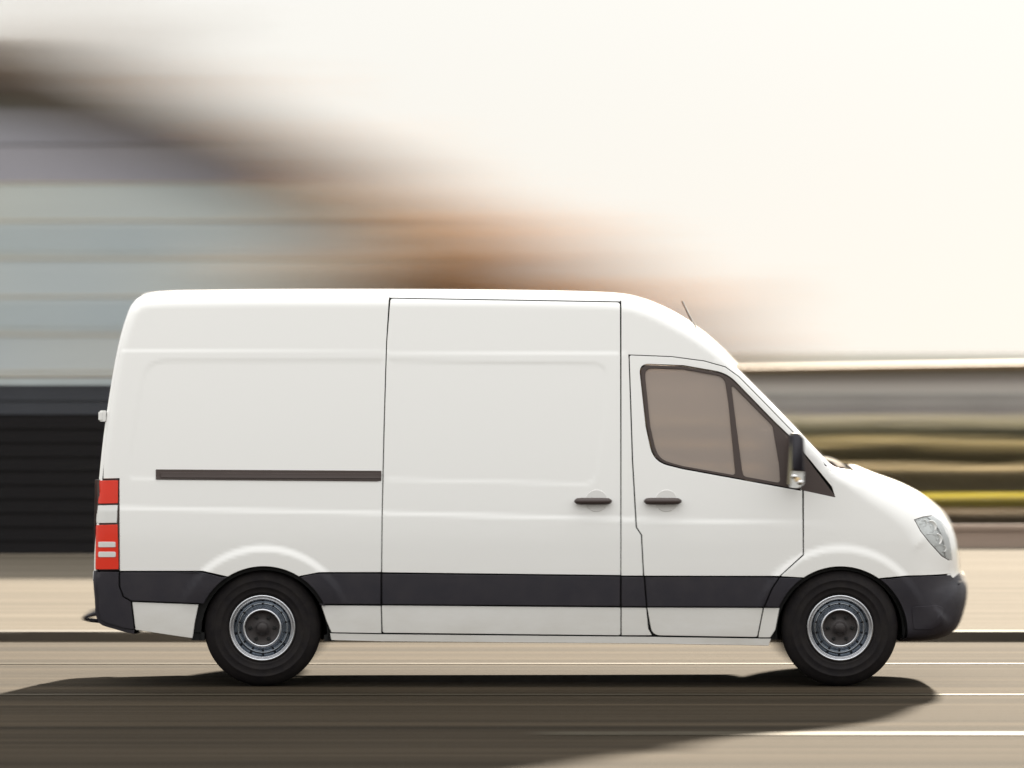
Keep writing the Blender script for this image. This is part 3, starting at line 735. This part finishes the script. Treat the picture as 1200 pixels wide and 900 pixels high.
# ------------------------------------------------------------------ road, pavement, ground
def road_mat(name, base, dark, light, streak=1.0):
    m = bpy.data.materials.new(name); m.use_nodes = True; t = m.node_tree; b = t.nodes['Principled BSDF']
    tc = t.nodes.new('ShaderNodeTexCoord')
    def noise(scale, st, det=6, rough=.6):
        mp = t.nodes.new('ShaderNodeMapping'); mp.inputs['Scale'].default_value = st; t.links.new(tc.outputs['Object'], mp.inputs[0])
        n = t.nodes.new('ShaderNodeTexNoise'); n.inputs['Scale'].default_value = scale; n.inputs['Detail'].default_value = det; n.inputs['Roughness'].default_value = rough
        t.links.new(mp.outputs[0], n.inputs[0]); return n
    n1 = noise(1.0, (.04, 2.2, 1)); n2 = noise(60, (1, 1, 1), 5, .75); n3 = noise(.35, (.5, 1, 1))
    r1 = t.nodes.new('ShaderNodeValToRGB'); r1.color_ramp.elements[0].position = .33; r1.color_ramp.elements[1].position = .68
    r1.color_ramp.elements[0].color = (*dark, 1); r1.color_ramp.elements[1].color = (*light, 1); e = r1.color_ramp.elements.new(.5); e.color = (*base, 1)
    t.links.new(n1.outputs[0], r1.inputs[0])
    mx = t.nodes.new('ShaderNodeMix'); mx.data_type = 'RGBA'; mx.blend_type = 'OVERLAY'; mx.inputs[0].default_value = .55
    t.links.new(r1.outputs[0], mx.inputs[6]); t.links.new(n2.outputs['Fac'], mx.inputs[7])
    mx2 = t.nodes.new('ShaderNodeMix'); mx2.data_type = 'RGBA'; mx2.blend_type = 'OVERLAY'; mx2.inputs[0].default_value = .35
    t.links.new(mx.outputs[2], mx2.inputs[6]); t.links.new(n3.outputs['Fac'], mx2.inputs[7])
    t.links.new(mx2.outputs[2], b.inputs['Base Color']); b.inputs['Roughness'].default_value = 1.0; b.inputs['Specular IOR Level'].default_value = .04
    bp = t.nodes.new('ShaderNodeBump'); bp.inputs['Strength'].default_value = .5; bp.inputs['Distance'].default_value = .006
    t.links.new(n2.outputs['Fac'], bp.inputs['Height']); t.links.new(bp.outputs[0], b.inputs['Normal'])
    return m
M['road'] = road_mat('road_asphalt', (.034, .0265, .018), (.016, .013, .009), (.060, .046, .031))
M['pave'] = road_mat('pavement_concrete', (.098, .084, .065), (.080, .068, .052), (.120, .103, .080))
M['line'] = mat('worn_road_paint', spec=.02, col=(.062, .054, .039), rough=.7, noise=.6, nscale=3.0, stretch=(.5, 4, 1), col2=(.036, .029, .020))
M['kerb'] = mat('kerb_stone', spec=.1, col=(.055, .048, .040), rough=.85, noise=.3, nscale=6)
M['soil'] = mat('dry_ground', (.075, .072, .038), rough=1, spec=.05, noise=.4, nscale=.3, col2=(.055, .06, .028))
g = MB(); g.box(-4000, 4000, -3000, 6000, -1.0, -.004); tag(g.build('ground', M['soil']), kind='structure')
r = MB(); r.add([(-600, -60, 0), (600, -60, 0), (600, 4.9, 0), (-600, 4.9, 0)], [(0, 1, 2, 3)]); tag(r.build('road', M['road']), kind='structure')
for nm, y0, wd in (('near', -3.75, .26), ('mid', -.72, .13), ('far', 2.25, .12)):
    xa = .2 if nm == 'near' else -600
    q = MB(); q.add([(xa, y0 - wd / 2, .004), (600, y0 - wd / 2, .004), (600, y0 + wd / 2, .004), (xa, y0 + wd / 2, .004)], [(0, 1, 2, 3)])
    tag(q.build('road_marking', M['line']), kind='structure')
KH = .07
p = MB(); p.box(-600, 600, 5.16, 20.5, -.5, KH - .002); pv = p.build('pavement', M['pave']); tag(pv, kind='structure')
kb = MB(); L = 1.0; kb.prism([(0, -.3), (0.992, -.3), (.992, KH - .015), (.98, KH), (.012, KH), (0, KH - .015)], 4.9, 5.158)
k0 = kb.build('kerb_stone', M['kerb'], pv); k0.location.x = -9.0
for i in range(1, 18):
    k = k0.copy(); COL.objects.link(k); k.parent = pv; k.location.x = -9 + i * L
kf = MB(); kf.box(-600, -9.008, 4.9, 5.158, -.3, KH); kf.box(9.0, 600, 4.9, 5.158, -.3, KH); kk = kf.build('kerb', M['kerb'], pv); kk['kind'] = 'stuff'

# ------------------------------------------------------------------ background
def B(px, py, y):
    k = (CAM_D + y) / CAM_D / PXM; return (px - 600) * k, CAM_H - (py - HORIZON) * k
# dark board fence on the left
M['fence'] = mat('dark_stained_boards', (.012, .011, .012), spec=.15, rough=.8, noise=.4, nscale=2, stretch=(1, 1, 6))
M['fence2'] = mat('slate_blue_boards', (.028, .032, .042), rough=.7, noise=.3, nscale=2, stretch=(1, 1, 6))
M['cap'] = mat('fence_cap', (.20, .17, .14), rough=.6)
FY = 18.6; fx0 = B(-260, 0, FY)[0]; fx1 = B(520, 0, FY)[0]
fence = empty('board_fence', (fx0, FY, 0)); tag(fence, 'dark horizontal board fence beyond the pavement at the left, behind the van', 'fence')
nsec = 4; sl = (fx1 - fx0) / nsec; bh = .152; proto = {}
for s in range(nsec + 1):
    q = MB(); q.box(-.05, .05, .0, .1, -.1, 1.98, .01); o = q.build('post', M['fence'], fence); o.location = (s * sl, .02, 0)
for s in range(nsec):
    for k in range(12):
        q = proto.get(k)
        if q is None:
            q0 = MB(); q0.add([(x, y + dy, z) for x in (.052, sl - .052) for (z, y) in ((-.008, -.020), (bh + .004, .0)) for dy in (0, .014)], [(0, 1, 3, 2), (4, 6, 7, 5), (0, 4, 5, 1), (2, 3, 7, 6), (0, 2, 6, 4), (1, 5, 7, 3)]); q = q0.build('board', M['fence2'] if k >= 10 else M['fence'], fence); proto[k] = q
        else:
            q = q.copy(); COL.objects.link(q); q.parent = fence
        q.location = (s * sl, random.uniform(-.001, .001) + .04, .01 + KH + k * bh)
    q = MB(); q.box(.0, sl - .006, -.03, .13, 1.985, 2.005); o = q.build('cap_rail', M['cap'], fence); o.location = (s * sl, 0, 0)
# low retaining wall and planting on the right
M['brick'] = mat('brick_wall', (.38, .285, .225), rough=.85, noise=.35, nscale=4)
wx0 = B(560, 0, 20.6)[0]; wx1 = B(1700, 0, 20.6)[0]
wl = empty('planter_wall', (wx0, 20.6, 0)); tag(wl, 'low brown brick planter wall behind the pavement at the right', 'wall')
q = MB(); q.box(0, wx1 - wx0, .03, .22, -.2, .26); q.build('brickwork', M['brick'], wl)
n = int((wx1 - wx0) / .6)
for i in range(n):
    q = MB(); q.box(0, .59, 0, .25, .262, .32, .008); o = q.build('coping_stone', M['brick'], wl) if i == 0 else o.copy()
    if i: COL.objects.link(o); o.parent = wl
    o.location = (i * .6, 0, 0)

def leaves(n, size, fn, rng):
    """n leaf quads; fn(n)->centres. returns V,F arrays"""
    C = fn(n); n = len(C)
    u = rng.normal(size=(n, 3)); u /= np.linalg.norm(u, axis=1, keepdims=True)
    v = rng.normal(size=(n, 3)); v -= u * np.sum(u * v, 1, keepdims=True); v /= np.linalg.norm(v, axis=1, keepdims=True)
    s = size * rng.uniform(.6, 1.3, (n, 1))
    a, b, c, d = C - u * s, C + v * s * .45, C + u * s, C - v * s * .45
    V = np.stack([a, b, c, d], 1).reshape(-1, 3); F = np.arange(4 * n).reshape(-1, 4)
    return V, F
def leafmat(name, c1, c2, tr=.35):
    return mat(name, c1, rough=.6, noise=1, nscale=1.3, col2=c2, transl=tr)
def quick(name, V, F, m, parent=None):
    me = bpy.data.meshes.new(name); me.vertices.add(len(V)); me.vertices.foreach_set('co', V.ravel())
    me.loops.add(F.size); me.loops.foreach_set('vertex_index', F.ravel().astype(np.int32))
    me.polygons.add(len(F)); me.polygons.foreach_set('loop_start', np.arange(0, F.size, 4, dtype=np.int32))
    try: me.polygons.foreach_set('loop_total', np.full(len(F), 4, np.int32))
    except Exception: pass
    me.update(calc_edges=True); me.materials.append(m)
    o = bpy.data.objects.new(name, me); COL.objects.link(o)
    if parent: o.parent = parent
    return o
def hedge(name, label, x0, x1, y0, y1, h, m, n, size, cat='hedge', core=True, rough=.12, tips=None):
    root = empty(name, (x0, y0, 0)); tag(root, label, cat)
    ph = RNG.uniform(0, 6, 4)
    def top(X): return h * (1 + rough * (np.sin(X * 1.7 + ph[0]) * .4 + np.sin(X * 4.3 + ph[1]) * .35 + np.sin(X * 9.1 + ph[2]) * .25))
    def fn(n):
        X = RNG.uniform(0, x1 - x0, n); T = top(X); k = RNG.uniform(size=n)
        Y = np.where(k < .55, np.abs(RNG.normal(0, .07, n)), RNG.uniform(0, y1 - y0, n))
        Z = np.where(k < .55, RNG.uniform(0, 1, n)**.8 * T, T - np.abs(RNG.normal(0, .06, n)))
        return np.stack([X, Y, Z], -1)
    V, F = leaves(n, size, fn, RNG); o = quick('foliage', V, F, m, root); o['kind'] = 'stuff'
    if tips:
        V, F = leaves(tips[0], tips[1], lambda k: np.stack([(X := RNG.uniform(0, x1 - x0, k)), RNG.uniform(-.03, y1 - y0, k), top(X) * RNG.uniform(.80, 1.06, k)], -1), RNG)
        o = quick('blossom', V, F, tips[2], root); o['kind'] = 'stuff'
    if core:
        c = MB(); k = 40
        for i in range(k):
            xa, xb = (x1 - x0) * i / k, (x1 - x0) * (i + 1) / k; hh = float(top(np.array([xa]))[0]) * .93
            c.box(xa, xb, .09, y1 - y0, 0, hh)
        c.build('inner_foliage', M['core'], root)
    return root
M['core'] = mat('hedge_core', (.2, .165, .095), rough=.95, noise=.5, nscale=5)
M['lf_dark'] = leafmat('dark_shrub_leaf', (.12, .09, .055), (.08, .058, .035), .4)
M['lf_olive'] = leafmat('olive_leaf', (.25, .21, .11), (.16, .13, .07), .6)
M['lf_tan'] = leafmat('tan_shrub_leaf', (.30, .25, .155), (.19, .155, .095), .6)
M['lf_pale'] = leafmat('pale_grass', (.29, .27, .19), (.19, .175, .11), .45)
M['lf_yel'] = leafmat('yellow_blossom', (.38, .31, .03), (.22, .19, .03), .4)
hx0, hx1 = wx0, wx1
hedge('clipped_hedge', 'low dark brown-green hedge directly behind the planter wall', hx0, hx1, 20.95, 22.2, .46, M['lf_dark'], 26000, .035)
hedge('flowering_hedge', 'narrow hedge of bright yellow blossom behind the dark low hedge', hx0, hx1, 23.4, 24.4, .53, M['lf_olive'], 20000, .035, tips=(26000, .035, M['lf_yel']), rough=.05)
hedge('dry_hedge', 'tan leaved hedge of medium height between the yellow blossom and the tall olive hedge', hx0, hx1, 25.2, 26.2, .86, M['lf_tan'], 30000, .04, rough=.08)
hedge('clipped_hedge', 'tall olive green hedge between the yellow blossom and the low grey building', hx0, B(1800, 0, 28)[0], 27, 28.6, 1.12, M['lf_olive'], 42000, .05, rough=.10)
hedge('grass_bank', 'pale dry reeds standing in front of the low grey building', B(500, 0, 45)[0], B(1800, 0, 45)[0], 44, 46, 1.12, M['lf_pale'], 36000, .10, cat='reeds', rough=.16)

# long low grey building on the right
M['gwall'] = mat('grey_render', (.46, .41, .41), rough=.8, noise=.15, nscale=.6, stretch=(.3, 1, 3))
M['gwall2'] = mat('grey_render_light', (.58, .53, .51), rough=.8, noise=.15, nscale=.6, stretch=(.3, 1, 3))
M['brown'] = mat('brown_fascia', (.20, .115, .055), rough=.7, noise=.3, nscale=1)
M['white'] = mat('white_render', (.88, .85, .78), rough=.7, noise=.08, nscale=1)
M['winglass'] = mat('dark_window_glass', (.05, .06, .075), rough=.08, spec=.8)
M['wframe'] = mat('window_frame_paint', (.55, .53, .50), rough=.5)
yb_ = 60
bx0, bx1 = B(690, 0, yb_)[0], B(1560, 0, yb_)[0]; bw = bx1 - bx0
low = empty('low_building', (bx0, yb_, 0)); tag(low, 'long low grey building with brown fascia behind the hedges at the right', 'building')
z_eave0 = B(0, 437, yb_)[1]; z_eave1 = B(0, 429, yb_)[1]
q = MB(); q.prism([(0, -.2), (bw, -.2), (bw, z_eave1), (0, z_eave0)], 0, 9); q.build('wall', M['gwall'], low)
q = MB(); q.prism([(-.2, z_eave0), (bw + .2, z_eave1 + .02), (bw + .2, z_eave1 + .16), (-.2, z_eave0 + .05)], -.35, 9.3); q.build('fascia', M['brown'], low)
npan = 13
for i in range(npan):     # wall panels with open joints
    x0 = bw * i / npan
    for (za, zb2, mm) in ((-.0, .62, 'gwall2'), (.64, 1.20, 'gwall'), (1.22, 1.72, 'gwall2')):
        q = MB(); q.box(x0 + .02, x0 + bw / npan - .02, -.03, -.001, za, zb2); q.build('wall_panel', M[mm], low)
for i in range(0, npan, 2):
    x0 = bw * i / npan + .5
    f = MB(); f.box(x0, x0 + 1.1, -.06, -.031, .95, 1.55); fo = f.build('window', M['wframe'], low); g2 = MB(); g2.box(x0 + .06, x0 + 1.04, -.075, -.061, 1.01, 1.49); g2.build('pane', M['winglass'], fo)
# farther white building whose parapet shows over it
wy = 95; ax0, ax1 = B(640, 0, wy)[0], B(1420, 0, wy)[0]
wb = empty('white_building', (ax0, wy, 0)); tag(wb, 'distant white flat-roofed building showing as a bright band above the grey one', 'building')
zt = B(0, 414, wy)[1]
q = MB(); q.box(0, ax1 - ax0, 0, 10, -.2, zt - .12); q.build('wall', M['white'], wb)
q = MB(); q.box(-.02, ax1 - ax0 + .02, -.02, 10.2, zt - .118, zt); q.build('parapet', M['white'], wb)
for i in range(9):
    x0 = 2 + i * (ax1 - ax0 - 4) / 9
    f = MB(); f.box(x0, x0 + 1.4, -.05, -.001, .8, 1.9); fo = f.build('window', M['wframe'], wb); g2 = MB(); g2.box(x0 + .08, x0 + 1.32, -.07, -.051, .88, 1.82); g2.build('pane', M['winglass'], fo)

# large building on the left: panelled gable wall under a brown roof falling to the right
ly = 80
def L_(px, py): return B(px, py, ly)
lx0 = L_(-420, 0)[0]; lx1 = L_(560, 0)[0]
big = empty('gabled_building', (lx0, ly, 0)); tag(big, 'large pale grey panelled building with brown roof sloping down to the right', 'building')
def roofz(x):   # underside of roof at world x
    return np.interp(x, [L_(-420, 0)[0], L_(-40, 0)[0], L_(110, 0)[0], L_(300, 0)[0], L_(450, 0)[0], L_(600, 0)[0]],
                     [L_(0, 100)[1], L_(0, 108)[1], L_(0, 135)[1], L_(0, 205)[1], L_(0, 268)[1], L_(0, 340)[1]])
xs = np.linspace(lx0, lx1, 24); prof = [(lx0 - lx0, -.2), (lx1 - lx0, -.2)] + [(x - lx0, float(roofz(x))) for x in xs[::-1]]
q = MB(); q.prism(prof, 0, 16); q.build('wall', mat('wall_backing', (.22, .22, .21), rough=.9), big)
cols = [(.50, .55, .58), (.54, .58, .58), (.46, .52, .57), (.58, .60, .57), (.50, .53, .56)]
PM = [mat('facade_panel', c, rough=.55, noise=.12, nscale=.5, stretch=(.3, 1, 2)) for c in cols]
PMr = [mat('facade_panel_warm', c, rough=.55, noise=.12, nscale=.5, stretch=(.3, 1, 2)) for c in [(.70, .70, .64), (.64, .66, .61), (.74, .71, .65)]]
PMt = [mat('facade_panel_mauve', c, rough=.55, noise=.12, nscale=.5, stretch=(.3, 1, 2)) for c in [(.34, .32, .37), (.40, .39, .45), (.28, .27, .34)]]
ph_ = .93; pw_ = 2.6
for j in range(9):
    for i in range(int((lx1 - lx0) / pw_) + 1):
        xa = i * pw_ + .015; xb = min((i + 1) * pw_ - .015, lx1 - lx0); za = j * ph_ + .02; zb2 = (j + 1) * ph_ - .02
        if xb - xa < .2: continue
        z1 = min(zb2, float(roofz(lx0 + xa)) - .02); z2 = min(zb2, float(roofz(lx0 + xb)) - .02)
        if z1 < za + .05: continue
        z2 = max(z2, za + .01)
        mm = random.choice(PMt) if j >= 7 else (random.choice(PM) if i < 6 else random.choice(PMr))
        q = MB(); q.prism([(xa, za), (xb, za), (xb, z2), (xa, z1)], -.05, -.002); q.build('facade_panel', mm, big)
M['jointtan'] = mat('joint_strip', (.52, .44, .34), rough=.7)
for j in range(1, 8):
    za = j * ph_; xe = lx1 - lx0
    for x in np.linspace(lx1, lx0, 60):
        if roofz(x) > za + .05: xe = x - lx0; break
    q = MB(); q.box(0, xe, -.075, -.051, za - .018, za + .018); q.build('joint_strip', M['jointtan'], big)
M['winblue'] = mat('blue_window_glass', (.38, .44, .48), rough=.12, spec=.6)
M['wframe2'] = mat('pale_frame_paint', (.50, .54, .55), rough=.5)
for j in (1, 3, 5):
    for i in range(9):
        xa = i * pw_ + .55
        if roofz(lx0 + xa + 1.4) < (j + 1) * ph_ + .9: continue
        f = MB(); f.box(xa, xa + 1.4, -.09, -.051, j * ph_ + .14, j * ph_ + .84); fo = f.build('window', M['wframe2'], big)
        g2 = MB(); g2.box(xa + .07, xa + 1.33, -.105, -.091, j * ph_ + .20, j * ph_ + .78); g2.build('pane', M['winblue'], fo)
# roof: slabs following the slope, with purlin edge boards
M['roofbrown'] = mat('roof_brown', (.17, .12, .085), rough=.8, noise=.3, nscale=1)
M['roofdark'] = mat('roof_dark', (.085, .068, .058), rough=.8, noise=.3, nscale=1)
def roofpoly(t0, t1): return [(x - lx0, float(roofz(x)) + t0) for x in xs] + [(x - lx0, float(roofz(x)) + t1) for x in xs[::-1]]
q = MB(); q.prism(roofpoly(.0, .30), -.6, 16.4); q.build('roof_edge', M['roofdark'], big)
q = MB(); q.prism(roofpoly(.302, 1.25), -.3, 16.2); q.build('roof', M['roofbrown'], big)
for dz in (.42, .72, 1.02):
    q = MB(); q.prism(roofpoly(dz, dz + .05), -.36, -.301); q.build('batten', M['roofdark'], big)

# autumn trees standing in front of the right end of that building
M['bark'] = mat('bark', (.08, .058, .042), rough=.9, noise=.4, nscale=5, bump=.3, bscale=12)
def tree(x, y, h, cr, m, label, n=15000, lean=0):
    t = empty('autumn_tree', (x, y, 0)); tag(t, label, 'tree', 'autumn trees in front of the large building')
    rg = np.random.default_rng(int(abs(x * 100 + y)))
    b = MB(); b.tube([(0, 0, -.1), (.05, 0, h * .2), (lean * .2, .05, h * .45), (lean * .5, 0, h * .72), (lean * .7, 0, h * .93)], [.20, .15, .11, .06, .02], 10)
    tips = []
    for k in range(13):
        a = rg.uniform(0, 6.28); z0 = h * rg.uniform(.28, .75); L = cr * rg.uniform(.6, 1.0) * (1.15 - z0 / h * .7)
        e = (L * math.cos(a), L * math.sin(a), z0 + L * rg.uniform(.3, .8)); md = (e[0] * .5, e[1] * .5, z0 + (e[2] - z0) * .35)
        b.tube([(0, 0, z0), md, e], [.07, .045, .012], 6); tips += [e, md]
        for _ in range(2):
            s2 = (md[0] + rg.normal(0, .4), md[1] + rg.normal(0, .4), md[2] + rg.uniform(.3, .9)); b.tube([md, s2], [.03, .008], 5); tips.append(s2)
    tips.append((lean * .7, 0, h * .93)); b.build('trunk', M['bark'], t, True)
    tips = np.array(tips)
    def fn(n):
        i = rg.integers(0, len(tips), n); r_ = cr * .30; d = rg.normal(size=(n, 3)) * r_ * rg.uniform(.4, 1.0, (n, 1)) * .62
        return tips[i] + d
    V, F = leaves(n, .085, fn, rg); o = quick('crown', V, F, m, t); o['kind'] = 'stuff'
M['lf_br1'] = leafmat('brown_leaf', (.36, .22, .12), (.24, .15, .09), .6)
M['lf_br2'] = leafmat('rust_leaf', (.36, .20, .09), (.25, .14, .07), .55)
M['lf_br3'] = leafmat('dark_brown_leaf', (.13, .095, .07), (.09, .07, .055), .4)
TY = 74
def tr_at(px, top, cr_px, m, label, n=15000, yy=TY):
    k = (CAM_D + yy) / CAM_D / PXM; x, z = B(px, top, yy); tree(x, yy, z, cr_px * k, m, label, n)
tr_at(10, -55, 170, M['lf_br3'], 'tallest dark brown tree reaching above the roof at the far left', 34000, 98)
tr_at(140, -5, 140, M['lf_br3'], 'dark brown tree above the upper roof slope, second from the left', 24000, 98)
tr_at(275, 70, 130, M['lf_br1'], 'brown tree above the middle of the roof slope', 12000, 98)
tr_at(370, 135, 120, M['lf_br1'], 'brown tree behind the lower end of the roof slope', 12000, 98)
tr_at(450, 185, 120, M['lf_br1'], 'brown tree standing in front of the lower roof end', 8000)
tr_at(580, 240, 120, M['lf_br2'], 'rust coloured tree just above the van roof', 7000)
tr_at(680, 285, 110, M['lf_br2'], 'small rust coloured tree above the sliding door, second from the right', 7000)
tr_at(765, 318, 90, M['lf_br2'], 'smallest rust coloured tree above the cab, rightmost of the row', 4500)
